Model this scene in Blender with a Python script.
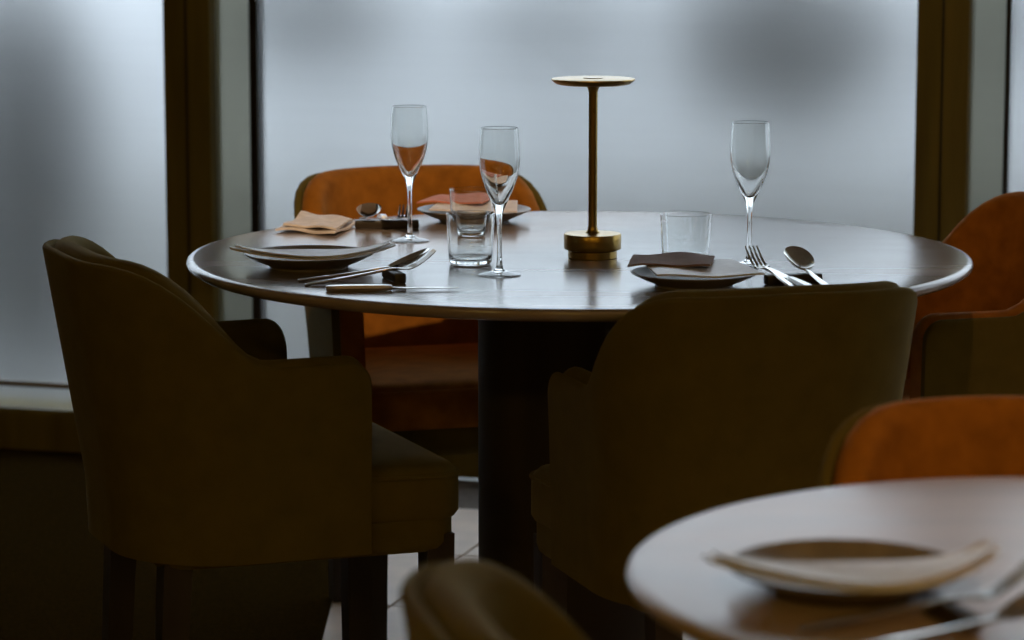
import bpy, bmesh, math, random
from mathutils import Vector, Matrix
random.seed(7)
S = bpy.context.scene
for o in list(bpy.data.objects):
    bpy.data.objects.remove(o, do_unlink=True)
COL = S.collection
R = math.radians

# ------------------------------------------------------------------ camera, world, exposure
FPX, PITCH, CAMZ = 2951.6, 0.148688, 1.3107
cd = bpy.data.cameras.new('camera')
cd.sensor_width = 36.0
cd.lens = FPX / 1024 * 36
cam = bpy.data.objects.new('camera', cd)
COL.objects.link(cam)
cam.location = (0, 0, CAMZ)
cam.rotation_euler = (math.pi / 2 - PITCH, 0, 0)
cd.dof.use_dof = True
cd.dof.focus_distance = 4.35
cd.dof.aperture_fstop = 5.6
S.camera = cam

w = bpy.data.worlds.new('overcast_sky')
S.world = w
w.use_nodes = True
wb = w.node_tree.nodes['Background']
wb.inputs['Color'].default_value = (0.76, 0.885, 1.0, 1)
wb.inputs['Strength'].default_value = 2.75
S.view_settings.view_transform = 'Standard'
S.view_settings.look = 'None'
S.view_settings.gamma = 1
S.view_settings.use_curve_mapping = False
S.view_settings.exposure = 0.0

TZ = 0.74            # table height
WROT = R(-17)        # the window wall runs a little towards the camera on the right
WA = Vector((math.cos(WROT), math.sin(WROT), 0))      # along the wall
WB = Vector((-math.sin(WROT), math.cos(WROT), 0))     # outwards
WV = 6.09

def ray(px, py):
    x, u = (px - 512) / FPX, (320 - py) / FPX
    c, s = math.cos(PITCH), math.sin(PITCH)
    return Vector((x, c + u * s, -s + u * c))

def at_z(px, py, z=TZ):
    d = ray(px, py)
    t = (z - CAMZ) / d.z
    return Vector((d.x * t, d.y * t, z))

def wall_u(px, py=150, dv=0):
    d = ray(px, py)
    t = (WV + dv) / d.dot(WB)
    return (d * t).dot(WA)

def wp(u, v, z):
    return WA * u + WB * v + Vector((0, 0, z))

# ------------------------------------------------------------------ materials
def mat(name, col, rough=.6, metal=0, spec=.5, noise=None, bump=None, sheen=0, sheen_tint=(1, 1, 1), trans=0, ior=1.5,
        wood=None, rvar=0, stretch=(1, 1, 1)):
    m = bpy.data.materials.new(name)
    m.use_nodes = True
    nt = m.node_tree
    b = nt.nodes['Principled BSDF']
    b.inputs['Base Color'].default_value = (*col, 1)
    b.inputs['Roughness'].default_value = rough
    b.inputs['Metallic'].default_value = metal
    b.inputs['Specular IOR Level'].default_value = spec
    b.inputs['IOR'].default_value = ior
    b.inputs['Transmission Weight'].default_value = trans
    if sheen:
        b.inputs['Sheen Weight'].default_value = sheen
        b.inputs['Sheen Roughness'].default_value = .4
        b.inputs['Sheen Tint'].default_value = (*sheen_tint, 1)
    tc = nt.nodes.new('ShaderNodeTexCoord')
    mp = nt.nodes.new('ShaderNodeMapping')
    mp.inputs['Scale'].default_value = stretch
    nt.links.new(tc.outputs['Object'], mp.inputs['Vector'])
    if noise:
        scale, amt = noise
        n = nt.nodes.new('ShaderNodeTexNoise')
        n.inputs['Scale'].default_value = scale
        n.inputs['Detail'].default_value = 6
        nt.links.new(mp.outputs['Vector'], n.inputs['Vector'])
        r = nt.nodes.new('ShaderNodeValToRGB')
        r.color_ramp.elements[0].position = .3
        r.color_ramp.elements[1].position = .7
        r.color_ramp.elements[0].color = (*[c * (1 - amt) for c in col], 1)
        r.color_ramp.elements[1].color = (*[min(1, c * (1 + amt)) for c in col], 1)
        nt.links.new(n.outputs['Fac'], r.inputs['Fac'])
        nt.links.new(r.outputs['Color'], b.inputs['Base Color'])
        if rvar:
            mr = nt.nodes.new('ShaderNodeMapRange')
            mr.inputs['To Min'].default_value = rough - rvar
            mr.inputs['To Max'].default_value = rough + rvar
            nt.links.new(n.outputs['Fac'], mr.inputs['Value'])
            nt.links.new(mr.outputs['Result'], b.inputs['Roughness'])
    if bump:
        scale, st, dist = bump
        n2 = nt.nodes.new('ShaderNodeTexNoise')
        n2.inputs['Scale'].default_value = scale
        n2.inputs['Detail'].default_value = 3
        nt.links.new(mp.outputs['Vector'], n2.inputs['Vector'])
        bp = nt.nodes.new('ShaderNodeBump')
        bp.inputs['Strength'].default_value = st
        bp.inputs['Distance'].default_value = dist
        nt.links.new(n2.outputs['Fac'], bp.inputs['Height'])
        nt.links.new(bp.outputs['Normal'], b.inputs['Normal'])
    return m

M = {}
M['table'] = mat('brown_oak_tabletop', (.26, .205, .17), .2, ior=1.7, spec=.5, noise=(9, .3), bump=(40, .05, .001), rvar=.04, stretch=(.12, 1, 1))
M['table2'] = mat('honey_oak_tabletop', (.42, .30, .22), .3, ior=1.45, spec=.5, noise=(9, .2), bump=(40, .05, .001), rvar=.04, stretch=(.12, 1, 1))
M['table_base'] = mat('dark_timber', (.035, .024, .013), .6, noise=(14, .4), stretch=(1, 1, .1))
M['rust'] = mat('rust_velvet', (.34, .125, .014), .85, spec=.15, noise=(30, .22), bump=(220, .2, .001), sheen=.25, sheen_tint=(1, .6, .25))
M['olive'] = mat('dark_olive_velvet', (.115, .088, .02), .9, spec=.1, noise=(25, .1), bump=(220, .2, .001), sheen=.10, sheen_tint=(1, .75, .3))
M['brown'] = mat('olive_brown_velvet', (.125, .095, .025), .9, spec=.1, noise=(25, .1), bump=(220, .2, .001), sheen=.12, sheen_tint=(1, .75, .3))
M['leg'] = mat('dark_stained_wood', (.025, .016, .009), .55, noise=(20, .3), stretch=(1, 1, .1))
M['brass'] = mat('brushed_brass', (.36, .235, .065), .3, 1.0, noise=(60, .12), rvar=.06, stretch=(1, 1, .1))
M['steel'] = mat('polished_steel', (.62, .60, .57), .14, 1.0, noise=(30, .05))
M['glass'] = mat('clear_glass', (.97, .985, .98), 0.0, trans=1.0, ior=1.5)
M['plate'] = mat('stoneware_plate', (.20, .165, .125), .42, noise=(35, .2), bump=(80, .1, .0006))
M['napkin'] = mat('mauve_linen', (.66, .63, .64), .42, spec=.6, noise=(60, .12), bump=(500, .25, .0006), sheen=.2)
M['pink'] = mat('pink_linen', (.78, .70, .67), .85, spec=.2, noise=(60, .12), bump=(500, .25, .0006), sheen=.2)
M['coral'] = mat('coral_linen', (.62, .22, .14), .85, spec=.2, noise=(60, .12), bump=(500, .25, .0006), sheen=.2)
M['mauve'] = mat('brown_mauve_linen', (.26, .17, .15), .85, spec=.2, noise=(60, .12), bump=(500, .25, .0006), sheen=.15)
M['rest'] = mat('black_walnut_rest', (.03, .02, .013), .4, noise=(30, .3), stretch=(.1, 1, 1))
M['knife_handle'] = mat('satin_steel_handle', (.66, .65, .63), .28, 1.0, noise=(25, .06))
M['post'] = mat('dark_bronze_post', (.20, .15, .035), .55, spec=.25, noise=(18, .25), stretch=(1, 1, .1))
M['rail'] = mat('grey_painted_rail', (.33, .31, .28), .5, noise=(15, .12))
M['wall'] = mat('dark_brown_plaster', (.24, .165, .085), .9, spec=.2, noise=(5, .2), bump=(60, .1, .002))
M['ceiling'] = mat('dark_ceiling_paint', (.48, .38, .26), .9, spec=.2, noise=(5, .15))
M['grout'] = mat('grey_grout', (.13, .105, .085), .9, noise=(40, .2))
M['tile'] = mat('pale_stone_tile', (.72, .55, .42), .48, noise=(6, .16), bump=(25, .08, .001), rvar=.08)
M['carpet'] = mat('dark_brown_carpet', (.035, .02, .005), 1.0, spec=0, noise=(180, .35), bump=(400, .4, .003))
M['pavement'] = mat('grey_paving', (.17, .17, .165), .6, noise=(8, .3))
M['backdrop_wall'] = mat('pale_backdrop_wall', (.60, .60, .61), .9, noise=(3, .3))
M['concrete'] = mat('pale_concrete', (.62, .62, .60), .8, noise=(6, .12))
M['leaf'] = mat('dark_leaf', (.05, .04, .016), .6, noise=(10, .3))
M['bark'] = mat('bark', (.05, .035, .025), .9, noise=(20, .3))
M['black'] = mat('black_enamel', (.015, .012, .01), .45, noise=(20, .2))

def frosted(name, tint, rough):
    """etched glass: both faces scatter what stands outside; faint level streaks from the etching"""
    m = mat(name, tint, rough, trans=1.0, ior=1.45)
    nt = m.node_tree
    b = nt.nodes['Principled BSDF']
    tc = nt.nodes.new('ShaderNodeTexCoord')
    mp = nt.nodes.new('ShaderNodeMapping')
    mp.inputs['Scale'].default_value = (1.0, 1.0, 30)
    n = nt.nodes.new('ShaderNodeTexNoise')
    n.inputs['Scale'].default_value = 2.2
    n.inputs['Detail'].default_value = 3
    r = nt.nodes.new('ShaderNodeValToRGB')
    r.color_ramp.elements[0].position = .3
    r.color_ramp.elements[1].position = .7
    r.color_ramp.elements[0].color = (*[c * .965 for c in tint], 1)
    r.color_ramp.elements[1].color = (*tint, 1)
    nt.links.new(tc.outputs['Object'], mp.inputs['Vector'])
    nt.links.new(mp.outputs['Vector'], n.inputs['Vector'])
    nt.links.new(n.outputs['Fac'], r.inputs['Fac'])
    nt.links.new(r.outputs['Color'], b.inputs['Base Color'])
    return m
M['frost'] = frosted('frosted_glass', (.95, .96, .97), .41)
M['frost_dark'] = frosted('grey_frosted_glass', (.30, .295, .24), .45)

def emit(name, col, st):
    m = bpy.data.materials.new(name)
    m.use_nodes = True
    nt = m.node_tree
    nt.nodes.clear()
    out = nt.nodes.new('ShaderNodeOutputMaterial')
    e = nt.nodes.new('ShaderNodeEmission')
    e.inputs['Color'].default_value = (*col, 1)
    e.inputs['Strength'].default_value = st
    nt.links.new(e.outputs['Emission'], out.inputs['Surface'])
    return m
M['globe'] = emit('warm_diffuser', (1, .66, .15), 44)
M['bulb'] = emit('warm_lamp_lens', (1, .55, .2), 14)

# ------------------------------------------------------------------ helpers
def mesh_obj(name, verts, faces, m=None, parent=None, smooth=True, loc=None, rot=None):
    me = bpy.data.meshes.new(name)
    me.from_pydata([tuple(v) for v in verts], [], faces)
    bm = bmesh.new()
    bm.from_mesh(me)
    bmesh.ops.recalc_face_normals(bm, faces=bm.faces)
    bm.to_mesh(me)
    bm.free()
    if smooth:
        me.shade_smooth()
        try:
            me.set_sharp_from_angle(angle=R(38))
        except Exception:
            pass
    if m:
        me.materials.append(m if not isinstance(m, str) else M[m])
    o = bpy.data.objects.new(name, me)
    COL.objects.link(o)
    if parent:
        o.parent = parent
    if loc is not None:
        o.location = loc
    if rot is not None:
        o.rotation_euler = rot
    return o

def empty(name, loc=(0, 0, 0), rz=0):
    o = bpy.data.objects.new(name, None)
    o.empty_display_size = .1
    COL.objects.link(o)
    o.location = loc
    o.rotation_euler = (0, 0, rz)
    return o

def tag(o, label, cat=None, group=None, kind=None):
    if label: o['label'] = label
    if cat: o['category'] = cat
    if group: o['group'] = group
    if kind: o['kind'] = kind
    return o

def copy_tree(o, parent=None):
    c = o.copy()
    COL.objects.link(c)
    c.parent = parent
    for ch in list(o.children):
        copy_tree(ch, c)
    return c

def cr(pts, n=5):
    """Catmull-Rom through profile points"""
    out = []
    P = [pts[0]] + list(pts) + [pts[-1]]
    for i in range(1, len(P) - 2):
        for k in range(n):
            t = k / n
            q = []
            for d in range(len(P[0])):
                a, b, c, e = P[i - 1][d], P[i][d], P[i + 1][d], P[i + 2][d]
                q.append(.5 * (2 * b + (c - a) * t + (2 * a - 5 * b + 4 * c - e) * t * t + (3 * b - a - 3 * c + e) * t ** 3))
            out.append(tuple(q))
    out.append(tuple(pts[-1]))
    return out

def lathe(prof, seg=48):
    """closed of revolution; points with r<=1e-6 are poles"""
    V, F, rings = [], [], []
    for r, z in prof:
        if r <= 1e-5:
            rings.append([len(V)])
            V.append((0, 0, z))
        else:
            rings.append(list(range(len(V), len(V) + seg)))
            V += [(r * math.cos(2 * math.pi * k / seg), r * math.sin(2 * math.pi * k / seg), z) for k in range(seg)]
    for a, b in zip(rings, rings[1:]):
        for k in range(seg):
            j = (k + 1) % seg
            if len(a) == 1 and len(b) == 1:
                continue
            if len(a) == 1:
                F.append((a[0], b[k], b[j]))
            elif len(b) == 1:
                F.append((a[k], a[j], b[0]))
            else:
                F.append((a[k], a[j], b[j], b[k]))
    return V, F

def box(x0, x1, y0, y1, z0, z1, bev=0):
    bm = bmesh.new()
    bmesh.ops.create_cube(bm, size=1)
    for v in bm.verts:
        v.co = Vector((x0 + (v.co.x + .5) * (x1 - x0), y0 + (v.co.y + .5) * (y1 - y0), z0 + (v.co.z + .5) * (z1 - z0)))
    if bev:
        bmesh.ops.bevel(bm, geom=list(bm.edges), offset=bev, segments=2, affect='EDGES', profile=.5)
    bm.verts.index_update()
    V = [v.co.copy() for v in bm.verts]
    F = [[v.index for v in f.verts] for f in bm.faces]
    bm.free()
    return V, F

def ring_stack(rings, cap=True):
    """rings: lists of equal length points -> lofted closed mesh"""
    n = len(rings[0])
    V = [p for r in rings for p in r]
    F = []
    for i in range(len(rings) - 1):
        for k in range(n):
            j = (k + 1) % n
            F.append((i * n + k, i * n + j, (i + 1) * n + j, (i + 1) * n + k))
    if cap:
        F.append(list(range(n))[::-1])
        F.append([(len(rings) - 1) * n + k for k in range(n)])
    return V, F

def ss(t):
    t = max(0, min(1, t))
    return t * t * (3 - 2 * t)

# ------------------------------------------------------------------ room shell
U0, U1, V0, H = -4.4, 3.4, -2.6, 2.9
def wall_box(name, u0, u1, v0, v1, z0, z1, m, parent=None, kind='structure', bev=0):
    V, F = box(u0, u1, v0, v1, z0, z1, bev)
    o = mesh_obj(name, V, F, m, parent, smooth=bool(bev))
    if not parent:
        o.rotation_euler = (0, 0, WROT)
        if kind: o['kind'] = kind
    return o

floor = wall_box('floor', U0, U1, V0, WV, -.06, -.006, 'grout')
cpts = [Vector((-.33, 2.0, 0)), Vector((-.33, (WV + .33 * WB.x) / WB.y, 0)), wp(U0, WV, 0), wp(U0, 1.0, 0)]
V_, F_ = ring_stack([[p + Vector((0, 0, -.004)) for p in cpts], [p + Vector((0, 0, .002)) for p in cpts]])
mesh_obj('floor_carpet', V_, F_, 'carpet', smooth=False)['kind'] = 'structure'
wall_box('ceiling', U0, U1, V0, WV + .15, H, H + .1, 'ceiling')
wall_box('wall_left', U0 - .12, U0, V0, WV + .15, -.06, H, 'wall')
wall_box('wall_right', U1, U1 + .12, V0, WV + .15, -.06, H, 'wall')
wall_box('wall_back', U0 - .12, U1 + .12, V0 - .12, V0, -.06, H, 'wall')

# floor tiles (each its own piece) on the grout bed
TS = .42
tv, tf = box(0, TS - .006, 0, TS - .006, -.012, 0, .0015)
tile_me = None
v = 1.0 + .17
rows = []
while v < WV - .01:
    u = -3.0
    while u < 2.3:
        rows.append((u, v))
        u += TS
    v += TS
for (u, v) in rows:
    if v + TS > WV or True:
        if v + TS > WV:
            continue
        if tile_me is None:
            t = mesh_obj('tile', tv, tf, 'tile', floor, smooth=False)
            tile_me = t.data
        else:
            t = bpy.data.objects.new('tile', tile_me)
            COL.objects.link(t)
            t.parent = floor
        t.location = (u, v, random.uniform(-.0006, .0003))

# window wall: modules of post, grey sidelight, thin bar, big frosted pane
P = {k: wall_u(k, dv=-.035 if k in (164.5, 211, 914.5, 967) else -.012) for k in (164.5, 211, 250, 258, 914.5, 967, 1003, 1008)}
mod = P[914.5] - P[164.5]
Z0 = .163
def pane(name, u0, u1, m, parent):
    V, F = box(u0, u1, WV, WV + .008, Z0 - .01, H)
    o = mesh_obj(name, V, F, m, parent, smooth=False)
    return o
nw = 0
for k in range(-2, 3):
    a = P[164.5] + k * mod
    edges = [a, a + P[211] - P[164.5], a + P[250] - P[164.5], a + P[258] - P[164.5], a + mod]
    if k == 1:
        edges = [P[914.5], P[967], P[1003], P[1008], P[914.5] + mod]
    if edges[0] > U1 or edges[-1] < U0:
        continue
    pu0, pu1 = max(edges[0], U0), min(edges[1], U1)
    nw += 1
    if pu1 > pu0:
        po = wall_box('trim_%d' % nw, pu0, pu1, WV - .035, WV + .03, 0, H, 'post', bev=.004)
        # black strip standing in for a shadow groove in the post face
        pv, pf = box(pu0 + (pu1 - pu0) * .5 - .002, pu0 + (pu1 - pu0) * .5 + .002, WV - .0385, WV - .034, 0, H)
        mesh_obj('shadow_strip', pv, pf, 'black', po, smooth=False)
    wn = empty('window_%d' % nw, (0, 0, 0), WROT)
    wn['kind'] = 'structure'
    wn['label'] = ['frosted window beyond the left edge', 'tall frosted window beside the left armchair',
                   'wide frosted window behind the round table', 'frosted window at the right edge of the picture',
                   'frosted window beyond the right edge'][min(nw - 1, 4)]
    s0, s1 = max(edges[1], U0), min(edges[2], U1)
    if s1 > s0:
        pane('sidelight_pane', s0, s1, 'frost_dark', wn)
        b0, b1 = edges[2], min(edges[3], U1)
        V_, F_ = box(b0, b1, WV - .012, WV + .03, Z0 - .01, H, .002)
        mesh_obj('glazing_bar', V_, F_, 'black', wn)
    g0, g1 = max(edges[3], U0), min(edges[4], U1)
    if g1 > g0:
        pane('glass_pane', g0, g1, 'frost', wn)
        V_, F_ = box(max(edges[1], U0), g1, WV - .006, WV + .014, Z0 - .063, Z0 - .011)
        mesh_obj('lower_pane', V_, F_, 'frost', wn)
        V_, F_ = box(max(edges[1], U0), g1, WV - .01, WV + .02, Z0 - .012, Z0, .002)
        mesh_obj('glazing_rail', V_, F_, 'rail', wn)
        V_, F_ = box(max(edges[1], U0), g1, WV + .0, WV + .11, 0, Z0 - .063)
        mesh_obj('kick_panel', V_, F_, 'post', wn, smooth=False)

# outside: pavement, and shrubs added to make dark patches in the frosted glass
og = wall_box('ground', U0 - 3, U1 + 3, WV + .15, WV + 12, -.2, -.08, 'pavement')
def shrub(label, u, d, z, rx, rz, n=420):
    root = empty('added_shrub', wp(u, WV + .13 + d, -.08), WROT)
    tag(root, label, 'shrub', 'shrubs added outside the frosted windows')
    V, F = [], []
    rnd = random.Random(hash((round(u, 3), round(z, 3))) & 0xffff)
    for i in range(n):
        while True:
            p = Vector((rnd.uniform(-1, 1), rnd.uniform(-1, 1), rnd.uniform(-1, 1)))
            if p.length < 1: break
        c = Vector((p.x * rx, p.y * min(d * .85, rx), z + .08 + p.z * rz))
        a, b = rnd.uniform(0, 6.28), rnd.uniform(-1, 1)
        e1 = Vector((math.cos(a), math.sin(a) * .6, b)).normalized() * .055
        e2 = e1.cross(Vector((rnd.uniform(-1, 1), rnd.uniform(-1, 1), .4))).normalized() * .024
        i0 = len(V)
        V += [c - e1, c + e2, c + e1, c - e2]
        F.append((i0, i0 + 1, i0 + 2, i0 + 3))
    f = mesh_obj('foliage', V, F, 'leaf', root, smooth=False)
    f['kind'] = 'stuff'
    rings = []
    for q in range(6):
        zz = q / 5 * (z + .08)
        rr = .022 - .012 * q / 5
        rings.append([Vector((.01 * math.sin(q) + rr * math.cos(k * math.pi / 4), rr * math.sin(k * math.pi / 4), zz)) for k in range(8)])
    V, F = ring_stack(rings)
    mesh_obj('trunk', V, F, 'bark', root)
def beyond(px, py, d):
    r = ray(px, py)
    p = r * ((WV + d) / r.dot(WB)) + Vector((0, 0, CAMZ))
    return p.dot(WA), p.z
for px, py, d, rx, rz, n, lab in (
        (785, 20, 1.0, .29, .26, 420, 'round shrub added for the dark patch in the glass right of the lamp'),
        (1015, -10, 1.2, .16, .16, 500, 'small shrub added for a dark patch at the top right of the wide window'),
        (555, -5, 1.35, .26, .16, 450, 'shrub added for a dark patch in the glass above the lamp'),
        (310, -12, 1.2, .30, .20, 600, 'shrub added for a dark patch at the top left of the wide window'),
        (15, 150, .8, .24, .60, 1100, 'tall shrub added for the dark patch at the left edge of the left window')):
    u_, z_ = beyond(px, py, d)
    shrub(lab, u_, d - .13, z_, rx, rz, n)
V_, F_ = box(U0 - 3, U1 + 3, WV + 5, WV + 5.3, -.08, 1.22, .02)  # low wall added outside to set how bright the panes look
gw = mesh_obj('wall_backdrop', V_, F_, 'backdrop_wall', rot=(0, 0, WROT))
gw['kind'] = 'structure'
hv, hf = box(U0 - 1, U1 + 1, WV + 1.75, WV + 2.2, -.08, .5, .02)  # pale trough added outdoors so the bottom of the glass looks lighter
tag(mesh_obj('reflector', hv, hf, 'concrete', rot=(0, 0, WROT)), 'long pale concrete planter added outside to brighten the lower glass', 'reflector')
wall_box('shading_overhang', U0 - .12, U1 + .12, WV + .15, WV + 1.1, H, H + .1, 'post')  # unseen overhang added to darken the panes towards the top

# ------------------------------------------------------------------ round tables
def make_table(name, loc, r, label):
    t = empty(name, loc)
    tag(t, label, 'table')
    prof = cr([(0, .74), (r * .5, .74), (r - .012, .74)], 4) + [(r - .004, .7392), (r - .0008, .7365), (r, .733), (r - .002, .7285), (r - .012, .722), (r - .06, .716), (r * .6, .714), (0, .714)]
    V, F = lathe(prof, 128)
    mesh_obj('tabletop', V, F, 'table' if r > .5 else 'table2', t)
    pr = .155 if r > .5 else .03
    V, F = lathe([(0, .02), (pr * .97, .02), (pr, .03), (pr, .69), (pr * 1.04, .7), (pr * 1.04, .714), (0, .714)], 64)
    mesh_obj('pedestal', V, F, 'table_base', t)
    V, F = lathe([(0, 0), (pr + .04, 0), (pr + .043, .006), (pr + .043, .014), (pr + .03, .02), (0, .02)], 64)
    mesh_obj('foot_plate', V, F, 'table_base', t)
    return t
TC = Vector((.1027, 4.5, 0))
make_table('round_table', TC, .6, 'large round brown wooden pedestal table laid with glasses and a brass lamp')
FC = Vector((.495, 2.40, 0))
make_table('round_table', FC, .4, 'smaller round wooden table blurred in the foreground at bottom right')

# ------------------------------------------------------------------ armchairs
CW, CB, CRAD, CARM = .220, -.245, .165, .095
def plan():
    pts = []
    n1 = 16
    L = CARM - (CB + CRAD)
    for i in range(n1):
        pts.append((-CW, CARM - L * (i / n1) ** 2.0))
    for i in range(14):
        a = math.pi + (math.pi / 2) * i / 14
        pts.append((-CW + CRAD + CRAD * math.cos(a), CB + CRAD + CRAD * math.sin(a)))
    x0 = -CW + CRAD
    half = pts + [(x0 * (1 - i / 4), CB) for i in range(4)]
    full = half + [(0, CB)] + [(-x, y) for x, y in half[::-1]]
    return full
PL = plan()
# normals
NR = []
for i, p in enumerate(PL):
    a, b = PL[max(0, i - 1)], PL[min(len(PL) - 1, i + 1)]
    tx, ty = b[0] - a[0], b[1] - a[1]
    l = math.hypot(tx, ty)
    NR.append((ty / l * -1, tx / l))   # outward is checked below
mid = len(PL) // 2
if NR[mid][1] > 0:
    NR = [(-x, -y) for x, y in NR]
BH, AH = .79, .64
def shell(o0, o1, zb, drop):
    rings = []
    cum = [0]
    for a, b in zip(PL, PL[1:]):
        cum.append(cum[-1] + math.hypot(a[0] - b[0], a[1] - b[1]))
    tot = cum[-1]
    for i, (p, nrm) in enumerate(zip(PL, NR)):
        wgt = ss((-.05 - p[1]) / .175)
        top = AH + (BH - AH) * wgt - drop
        top -= .006 * (p[0] / .2) ** 2 * wgt
        d = min(cum[i], tot - cum[i])
        er = .03
        if d < er:
            top -= er * (1 - math.sqrt(max(0, 1 - ((er - d) / er) ** 2)))
        th = (o1 - o0)
        r = th / 2
        sec = [(o1, zb)] + [(o1, zb + (top - r - zb) * k / 5) for k in range(1, 6)]
        for k in range(1, 8):
            a = math.pi * k / 8
            sec.append(((o0 + o1) / 2 + r * math.cos(a), top - r + r * math.sin(a)))
        sec += [(o0, zb + (top - r - zb) * k / 5) for k in range(5, 0, -1)] + [(o0, zb)]
        ring = []
        for off, z in sec:
            lean = (.045 * wgt + .012) * max(0, (z - .42) / .35)
            e = off + lean
            ring.append(Vector((p[0] + nrm[0] * e, p[1] + nrm[1] * e, z)))
        rings.append(ring)
    return ring_stack(rings)

def outline(hw, hb, y0, y1, rc, n=8):
    """rounded rectangle, wider in front of the arms"""
    pts = []
    for (cx, cy, a0, rr) in ((hw - rc, y1 - rc, 0, rc), (-hw + rc, y1 - rc, 90, rc), (-hb + .06, y0 + .06, 180, .06), (hb - .06, y0 + .06, 270, .06)):
        for k in range(n + 1):
            a = R(a0 + 90 * k / n)
            pts.append((cx + rr * math.cos(a), cy + rr * math.sin(a)))
    return pts

def slab(ol, levels):
    cx = sum(p[0] for p in ol) / len(ol)
    cy = sum(p[1] for p in ol) / len(ol)
    rings = []
    for z, ins in levels:
        rings.append([Vector((p[0] - (p[0] - cx) / max(.001, math.hypot(p[0] - cx, p[1] - cy)) * ins,
                              p[1] - (p[1] - cy) / max(.001, math.hypot(p[0] - cx, p[1] - cy)) * ins, z)) for p in ol])
    return ring_stack(rings)

def make_chair():
    t = empty('armchair')
    V, F = shell(-.014, 0, .355, .006)
    mesh_obj('outer_shell', V, F, 'olive', t)
    V, F = shell(-.056, -.0150, .40, 0)
    mesh_obj('inner_padding', V, F, 'rust', t)
    ol = outline(.212, .175, -.18, .245, .045)
    V, F = slab(ol, [(.392, .02), (.394, .006), (.402, 0), (.450, 0), (.462, .004), (.470, .014), (.474, .035), (.478, .09), (.479, .17)])
    c = mesh_obj('seat_cushion', V, F, 'rust', t)
    # piping along the cushion edge
    pr = []
    n = len(ol)
    for k in range(n):
        a, b = Vector((*ol[k - 1], 0)), Vector((*ol[(k + 1) % n], 0))
        tg = (b - a).normalized()
        nn = Vector((tg.y, -tg.x, 0))
        pr.append([Vector((*ol[k], .458)) + nn * (.0035 * math.cos(q * math.pi / 3)) + Vector((0, 0, .0035 * math.sin(q * math.pi / 3))) for q in range(6)])
    pr.append(pr[0])
    V, F = ring_stack(pr, cap=False)
    mesh_obj('piping', V, F, 'rust', c)
    V, F = slab(outline(.205, .19, -.21, .235, .04), [(.345, .012), (.35, .004), (.36, 0), (.394, 0)])
    mesh_obj('seat_frame', V, F, 'olive', t)
    for sx, y in ((-1, .208), (1, .208), (-1, -.175), (1, -.175)):
        x = sx * (.18 if y > 0 else .15)
        rings = []
        for z, h in ((0, .015), (.004, .017), (.37, .021)):
            k = (0 if z > .3 else (.0 if y > 0 else -.02))
            rings.append([Vector((x + a * h, y + k + b * h, z)) for a, b in ((-1, -1), (1, -1), (1, 1), (-1, 1))])
        V, F = ring_stack(rings)
        mesh_obj('leg', V, F, 'leg', t, smooth=False)
    return t

chair0 = make_chair()
CH = [
    # back centre x, y, facing angle (deg from +X), label
    (-.598, 4.20, 22, 'dark barrel armchair in profile at the left of the large round table'),
    (-.185, 5.37, -74, 'orange armchair on the far side of the large table, facing the camera'),
    (.355, 3.80, 108, 'dark rounded armchair seen from behind, at the near right of the large table'),
    (.905, 4.82, 196, 'rust armchair at the right edge of the large table, facing left'),
    (.545, 2.93, -96, 'rust chair back showing behind the small foreground table at right'),
    (-.012, 2.09, 12, 'blurred chair back at the bottom centre, left of the small foreground table'),
]
chairs = [chair0] + [copy_tree(chair0) for _ in CH[1:]]
for i, (x, y, ang, lab) in enumerate(CH):
    c = chairs[i]
    d = Vector((math.cos(R(ang)), math.sin(R(ang)), 0))
    c.location = Vector((x, y, 0)) + d * .245
    c.rotation_euler = (0, 0, R(ang - 90))
    if i == 2:
        c.scale = (.93, 1, 1)
    if i in (0, 2, 5):      # the dark ones are covered in olive-brown cloth inside as well
        for ch in c.children_recursive:
            if ch.data.materials[0] == M['rust']:
                ch.material_slots[0].link = 'OBJECT'
                ch.material_slots[0].material = M['brown']
    tag(c, lab, 'chair', 'armchairs around the tables')

# ------------------------------------------------------------------ brass lamp
lp = at_z(592.5, 257.5)
lamp = empty('table_lamp', lp)
tag(lamp, 'slim brass cordless lamp with flat disc head in the middle of the table', 'lamp')
V, F = lathe([(0, 0), (.036, 0), (.0372, .001), (.0372, .011), (.0385, .0125), (.0425, .0135), (.0435, .0150), (.0435, .0355), (.0425, .037), (.030, .0378), (0, .038)], 64)
mesh_obj('base', V, F, 'brass', lamp)
V, F = lathe([(0, .0375), (.0115, .0375)] + cr([(.0115, .038), (.0088, .041), (.0072, .047), (.0068, .06), (.0068, .24), (.0072, .252), (.0095, .259), (.014, .262)], 4) + [(0, .262)], 40)
mesh_obj('pole', V, F, 'brass', lamp)
V, F = lathe([(0, .2615), (.05, .2625), (.056, .2640), (.0625, .2690), (.0632, .2702), (.0628, .2716), (.061, .2722), (0, .2724)], 72)
hd = mesh_obj('head', V, F, 'brass', lamp)
V, F = lathe([(0, .2722), (.015, .2722), (.0155, .2728), (.015, .2733), (0, .2733)], 40)
mesh_obj('touch_button', V, F, 'brass', hd)

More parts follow.
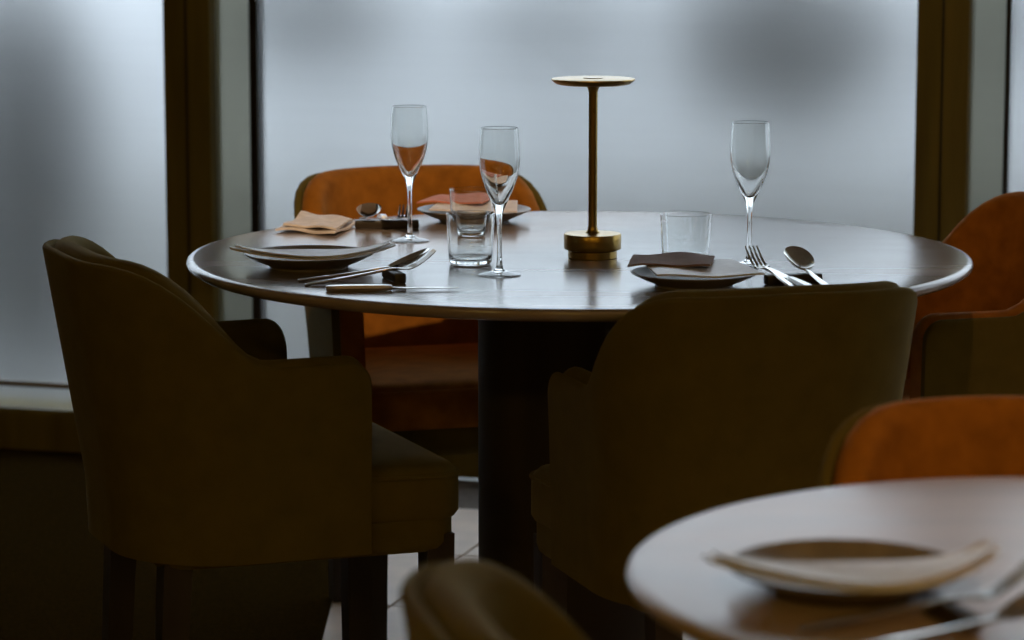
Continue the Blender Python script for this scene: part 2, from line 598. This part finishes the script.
# ------------------------------------------------------------------ glassware
fl_out = cr([(.0312, .0006), (.0312, .0018), (.024, .0036), (.012, .0062), (.0058, .011), (.0040, .022), (.0036, .05), (.0040, .082), (.0062, .097), (.0125, .112), (.0205, .130), (.0270, .150), (.0300, .170), (.0297, .192), (.0278, .2215)], 4)
fl_in = cr([(.0268, .2222), (.0287, .192), (.0289, .170), (.0256, .151), (.0182, .132), (.0096, .117), (.0042, .1095), (0.0, .1075)], 4)
V, F = lathe([(0, .0006)] + fl_out + fl_in, 56)
flute0 = mesh_obj('champagne_flute', V, F, 'glass')
for i, (px, py, lab) in enumerate(((410, 241, 'tall empty flute glass at the back left, in front of the orange chair'),
                                   (499.5, 275, 'tall empty flute glass nearest the camera, beside the two tumblers'),
                                   (749, 266, 'tall empty flute glass on the right, beside the fork and plate'))):
    o = flute0
    if i:
        o = flute0.copy(); COL.objects.link(o)
    o.location = at_z(px, py)
    o.scale = (.99, .99, .965)
    tag(o, lab, 'wine glass', 'flute glasses on the large table')
tu = cr([(.027, 0), (.0305, .002), (.0325, .008), (.0338, .025), (.0352, .05), (.0365, .0765)], 4) + \
     cr([(.0353, .0770), (.0338, .05), (.0322, .026), (.0302, .0125), (.026, .0078), (.014, .0068), (0, .0068)], 4)
V, F = lathe([(0, .0008), (.022, .0008)] + tu, 56)
tum0 = mesh_obj('tumbler', V, F, 'glass')
for i, (px, py, sc, lab) in enumerate(((470.5, 264, 1, 'clear tumbler beside the nearest flute, in front of the other tumbler'),
                                       (472, 236.5, 1, 'clear tumbler further back, in front of the plate with the coral napkin'),
                                       (685.5, 268, 1.05, 'clear tumbler on the right, behind the plate with the mauve napkin'))):
    o = tum0
    if i:
        o = tum0.copy(); COL.objects.link(o)
    o.location = at_z(px, py)
    o.scale = (sc, sc, sc)
    tag(o, lab, 'glass', 'water tumblers on the large table')

# ------------------------------------------------------------------ plates and napkins
PR = .093
def platez(r):
    if r < .045: return .0085
    if r < PR: return .0065 + .0145 * ((r - .045) / (PR - .045)) ** 1.5
    return .021
pp = [(0, .003), (.052, .003), (.053, 0), (.058, 0), (.059, .003)] + cr([(.062, .0045), (.077, .0105), (.090, .0168), (PR + .0025, .0198), (PR + .001, .0214), (PR - .003, .0200), (.078, .0140), (.06, .0085), (.045, .0065), (.02, .0063), (0, .0063)], 3)
V, F = lathe(pp, 64)
plate0 = mesh_obj('dinner_plate', V, F, 'plate')
plates = [(309, 267, TZ, 'stoneware plate on the left of the large table under a sagging napkin', 1.0),
          (694, 285.5, TZ, 'stoneware plate at the near right of the large table under a folded mauve napkin', .94),
          (474, 221, TZ, 'stoneware plate at the back of the large table under a coral napkin', 1.0),
          (845, 590, TZ, 'blurred plate on the small foreground table', 1.0)]
PP = []
for i, (px, py, z, lab, sc) in enumerate(plates):
    o = plate0
    if i:
        o = plate0.copy(); COL.objects.link(o)
    o.location = at_z(px, py, z)
    o.scale = (sc, sc, sc)
    PP.append(o.location.copy())
    tag(o, lab, 'plate', 'plates laid on the tables')

def sheet(name, nx, ny, fn, thick, m, loc, rz, parent=None):
    """closed thin sheet; fn(u,v) in [0,1]^2 -> Vector"""
    top = [[fn(i / nx, j / ny) for i in range(nx + 1)] for j in range(ny + 1)]
    V = [p for row in top for p in row] + [p - Vector((0, 0, thick)) for row in top for p in row]
    n = (nx + 1) * (ny + 1)
    F = []
    idx = lambda i, j: j * (nx + 1) + i
    for j in range(ny):
        for i in range(nx):
            F.append((idx(i, j), idx(i + 1, j), idx(i + 1, j + 1), idx(i, j + 1)))
            F.append(tuple(n + q for q in (idx(i, j + 1), idx(i + 1, j + 1), idx(i + 1, j), idx(i, j))))
    for i in range(nx):
        F.append((idx(i + 1, 0), idx(i, 0), n + idx(i, 0), n + idx(i + 1, 0)))
        F.append((idx(i, ny), idx(i + 1, ny), n + idx(i + 1, ny), n + idx(i, ny)))
    for j in range(ny):
        F.append((idx(0, j), idx(0, j + 1), n + idx(0, j + 1), n + idx(0, j)))
        F.append((idx(nx, j + 1), idx(nx, j), n + idx(nx, j), n + idx(nx, j + 1)))
    return mesh_obj(name, V, F, m, parent, loc=loc, rot=(0, 0, rz))

def hammock(loc, rz, label, m, w=.245):
    """napkin folded to a long lens shape, laid over the near half of the plate, tips past the rim"""
    t = empty('cloth_napkin', loc, rz)
    tag(t, label, 'napkin', 'napkins on the tables')
    def mk(ww, up, inset):
        def f(u, v):
            tt = 2 * u - 1
            k = 1 - tt * tt
            yn = -.010 - (.092 - inset) * k
            yf = .010 - (.034 + inset * .5) * k
            x = tt * ww / 2
            y = yn + (yf - yn) * v
            z = .0262 + up + .006 * tt ** 4 + .0010 * math.sin(u * 9 + v * 4)
            return Vector((x, y, z))
        return f
    sheet('lower_fold', 48, 14, mk(w, 0, 0), .0022, m, (0, 0, 0), 0, t)
    sheet('upper_fold', 48, 14, mk(w - .016, .0032, .006), .0022, m, (0, 0, 0), 0, t)
    return t
hammock(PP[0] + Vector((.006, 0, 0)), R(9), 'sagging mauve napkin across the left plate, corners jutting over the rim', 'napkin')
hammock(PP[3] + Vector((.006, 0, 0)), R(9), 'blurred napkin across the plate on the small foreground table', 'napkin')

def folded(loc, rz, label, m, m2=None):
    """square napkin laid on a plate, darker top flap folded back over the far half"""
    t = empty('cloth_napkin', loc, rz)
    tag(t, label, 'napkin', 'napkins on the tables')
    def f1(u, v):
        x = (u - .5) * (.150 - .02 * v) + .018 * (1 - v)
        y = -.088 + .135 * v
        return Vector((x, y, .0268 + .0018 * math.sin(u * 7 + 1) + .003 * v))
    sheet('lower_fold', 28, 18, f1, .0026, m, (0, 0, 0), 0, t)
    def f2(u, v):
        x = -.092 + .116 * u + .02 * v
        y = -.028 + .098 * v + .010 * math.sin(u * 4)
        return Vector((x, y, .0330 + .003 * ss(v) + .0018 * math.sin(u * 8 + v * 3) + .003 * u * (1 - u)))
    sheet('upper_fold', 28, 18, f2, .0028, m2 or m, (0, 0, 0), 0, t)
    return t
folded(PP[1] + Vector((-.006, 0, 0)), R(4), 'folded mauve napkin on the near right plate beside the fork', 'napkin', 'mauve')
folded(PP[2] + Vector((0, 0, 0)), R(-12), 'coral napkin folded on the plate at the back, before the orange chair', 'pink', 'coral')

# pink napkin lying on the table
pn = at_z(318, 229)
t = empty('cloth_napkin', pn, R(-22))
tag(t, 'pale pink napkin folded flat on the table beside the back left cutlery', 'napkin', 'napkins on the tables')
for k in range(2):
    def fk(u, v, k=k):
        x = (u - .5) * (.112 - .012 * k) + (v - .5) * (-.03) + .003 * k
        y = (v - .5) * (.150 - .022 * k) + .010 * math.sin(u * 5)
        crease = .0022 * (math.sin(u * 8 + k * 2) * math.sin(v * 6 + 1) + 1)
        lift = .004 * ss((.28 - u) / .28) * ss((v - .55) / .45) * (1 + .6 * k)
        return Vector((x, y, .0042 + .0068 * k + crease + lift + .003 * k * ss((v - .7) / .3) * math.sin(u * 3.1)))
    sheet('fold', 24, 24, fk, .0032, 'pink', (0, 0, 0), 0, t)

# ------------------------------------------------------------------ cutlery
def ribbon(st, cap=True):
    rings = []
    for x, z, hw, th in st:
        c = th * .5
        rings.append([Vector((x, -hw, z)), Vector((x, -hw * .7, z + c)), Vector((x, 0, z + c * 1.15)), Vector((x, hw * .7, z + c)), Vector((x, hw, z)),
                      Vector((x, hw * .7, z - c)), Vector((x, 0, z - c * 1.1)), Vector((x, -hw * .7, z - c))])
    return ring_stack(rings)

def join(lst):
    V, F = [], []
    for v, f in lst:
        o = len(V)
        V += list(v)
        F += [tuple(i + o for i in q) for q in f]
    return V, F

HST = [(0, .0018, .0035, .002), (.003, .0018, .0062, .0030), (.02, .0018, .0068, .0034), (.06, .002, .0052, .0034), (.095, .0026, .0036, .0036), (.118, .0036, .0030, .0036)]
fork_h = ribbon(cr(HST + [(.130, .0035, .0042, .003), (.140, .0018, .0085, .0024), (.150, .0008, .0112, .0022)], 3))
tines = []
for k in range(4):
    y = (k - 1.5) * .0060
    st = []
    for x, z, hw in ((.148, .0008, .0026), (.158, .0022, .0022), (.170, .0068, .0019), (.182, .0135, .0015), (.192, .0205, .0009)):
        st.append((x, z, hw, .0020))
    v, f = ribbon(cr(st, 3))
    tines.append(([p + Vector((0, y, 0)) for p in v], f))
fork_mesh = join([fork_h] + tines)
spoon_h = ribbon(cr(HST + [(.127, .0040, .0034, .0030), (.133, .0042, .0045, .0022)], 3))
def bowl():
    rings_t, rings_b = [], []
    n, mq = 36, 8
    V, F = [], []
    for side in (0, 1):
        base = len(V)
        for q in range(mq + 1):
            rr = q / mq
            for k in range(n):
                a = 2 * math.pi * k / n
                ex = math.cos(a)
                x = .162 + .0325 * rr * ex
                y = .0205 * rr * math.sin(a) * (1 + .10 * ex)
                z = .0045 - .0085 * (1 - rr ** 2.2) - (.0013 if side else 0) * (1 if q < mq else .0) + .30 * (x - .1295)
                V.append(Vector((x, y, z)))
        for q in range(mq):
            for k in range(n):
                j = (k + 1) % n
                a, b, c, d = base + q * n + k, base + q * n + j, base + (q + 1) * n + j, base + (q + 1) * n + k
                F.append((a, b, c, d) if side == 0 else (d, c, b, a))
        F.append([base + k for k in range(n)])
    return V, F
spoon_mesh = join([spoon_h, bowl()])

def cutlery(kind, loc, yaw, pitch, label, group):
    if kind == 'fork':
        o = mesh_obj('fork', *fork_mesh, 'steel')
    elif kind == 'spoon':
        o = mesh_obj('spoon', *spoon_mesh, 'steel')
    else:
        o = empty('table_knife')
        V, F = ribbon(cr([(0, .0045, .004, .004), (.004, .0045, .0075, .0075), (.04, .0045, .0078, .0085), (.085, .0045, .0062, .0075), (.092, .0045, .0052, .006)], 3))
        mesh_obj('handle', V, F, 'knife_handle', o)
        V, F = ribbon(cr([(.0915, .0042, .0045, .0042), (.10, .0040, .0085, .0022), (.14, .0038, .0092, .0018), (.17, .0036, .0075, .0015), (.186, .0035, .0015, .0010)], 3))
        mesh_obj('blade', V, F, 'steel', o)
    o.location = loc
    o.rotation_euler = Matrix.Rotation(yaw, 3, 'Z').__matmul__(Matrix.Rotation(-pitch, 3, 'Y')).to_euler()
    return tag(o, label, kind, group)

def rest(loc, yaw, L, label):
    V, F = box(-L / 2, L / 2, -.009, .009, 0, .0145, .003)
    # hollow the top a little so that the cutlery stays put
    V = [Vector((p.x, p.y, p.z - (.002 if p.z > .012 and abs(p.x) < L * .4 else 0))) for p in V]
    o = mesh_obj('cutlery_rest', V, F, 'rest', loc=loc, rot=(0, 0, yaw))
    return tag(o, label, 'cutlery rest', 'cutlery rests')

def setting(items, rest_px, rest_yaw, L, rlab, group, zoff=0):
    rest(at_z(*rest_px), R(rest_yaw), L, rlab)
    for kind, px, yaw, pitch, lab in items:
        cutlery(kind, at_z(*px), R(yaw), R(pitch), lab, group)

setting([('fork', (305, 286), 14, 7.6, 'steel fork on the left of the table, tines raised on a rest'),
         ('spoon', (298, 281.5), 12, 5.6, 'steel spoon lying close against the left fork'),
         ('knife', (326, 291.5), 5, 0, 'satin steel knife nearest the table edge at the left')],
        (394, 280.5), 107, .075, 'small dark cutlery rest under the left fork', 'cutlery at the left place')
setting([('fork', (803, 295), 108, 7.6, 'steel fork on the right of the table, tines up beside the flute'),
         ('knife', (818, 296), 110, 5.0, 'satin steel knife between the right fork and right spoon'),
         ('spoon', (838, 295.5), 104, 6.6, 'steel spoon on the right of the table with a warm glint in its bowl')],
        (793, 284), 17, .085, 'dark cutlery rest under the right fork and spoon', 'cutlery at the right place')
setting([('spoon', (362, 219), -83, 7.2, 'steel spoon at the back left beside the pink napkin'),
         ('knife', (381, 219), -84, 5.0, 'satin steel knife at the back left between spoon and fork'),
         ('fork', (398, 219), -84, 7.4, 'steel fork at the back left behind the flute')],
        (387, 228.5), 6, .105, 'dark cutlery rest at the back left beside the pink napkin', 'cutlery at the back place')
setting([('fork', (800, 632), 13, 7.2, 'blurred steel fork on the small foreground table'),
         ('spoon', (835, 655), 14, 6.8, 'blurred steel spoon on the small foreground table')],
        (950, 622), 106, .08, 'blurred dark cutlery rest on the small foreground table', 'cutlery on the foreground table')

# ------------------------------------------------------------------ spotlights added out of view to warm the chairs and foreground table
def spotlight(loc, target, energy, angle, label, col=(1, .58, .24), blend=.6, size=.03):
    loc, target = Vector(loc), Vector(target)
    d = (target - loc).normalized()
    t = empty('fill_spotlight', loc)
    tag(t, label, 'spotlight', 'added fill spotlights')
    q = d.to_track_quat('-Z', 'Y')
    V, F = lathe([(.030, -.002), (.040, -.004), (.042, .0), (.042, .10), (.036, .112), (0, .114), ], 32)
    can = mesh_obj('can', V, F, 'black', t)
    can.rotation_euler = q.to_euler()
    V, F = lathe([(0, .004), (.034, .004), (.034, .010), (0, .010)], 32)
    ln = mesh_obj('lens', V, F, 'bulb', can)
    hz = H - loc.z
    V, F = lathe([(0, .08), (.008, .08), (.008, hz - .012), (.04, hz - .01), (.04, hz), (0, hz)], 24)
    mesh_obj('stem', V, F, 'black', t)
    ld = bpy.data.lights.new('spot_beam', 'SPOT')
    ld.energy = energy
    ld.color = col
    ld.spot_size = R(angle)
    ld.spot_blend = blend
    ld.shadow_soft_size = size
    lo = bpy.data.objects.new('spot_beam', ld)
    COL.objects.link(lo)
    lo.parent = t
    lo.location = d * .02
    lo.rotation_euler = q.to_euler()
spotlight((-.10, 2.7, 2.6), (-.17, 5.3, .62), 165, 20, 'added spotlight out of view, aimed at the orange chair', (1, .70, .42))
spotlight((1.25, 1.9, 2.6), (.80, 2.7, .74), 32, 44, 'added spotlight out of view above the small foreground table')
spotlight((.35, 2.4, 2.6), (1.0, 4.9, .60), 30, 22, 'added spotlight out of view, aimed at the rust chair on the right')

for u, v in ((-2.2, -1.2), (.2, -1.4), (2.2, -1.0)):  # unseen lamps added as amber fill, lifting the dark tones
    p = wp(u, v, H)
    t = empty('fill_lamp', p)
    tag(t, 'round warm fill lamp added behind the camera, ' + {-2.2: 'towards the carpeted left side', .2: 'over the middle of the room', 2.2: 'towards the right wall'}[u], 'lamp', 'fill lamps added behind the camera')
    V, F = lathe([(0, -.06), (.20, -.06), (.215, -.05), (.215, -.035), (0, -.035)], 40)
    mesh_obj('diffuser', V, F, 'globe', t)
    V, F = lathe([(0, -.035), (.225, -.035), (.23, -.02), (.23, 0), (0, 0)], 40)
    mesh_obj('housing', V, F, 'black', t)
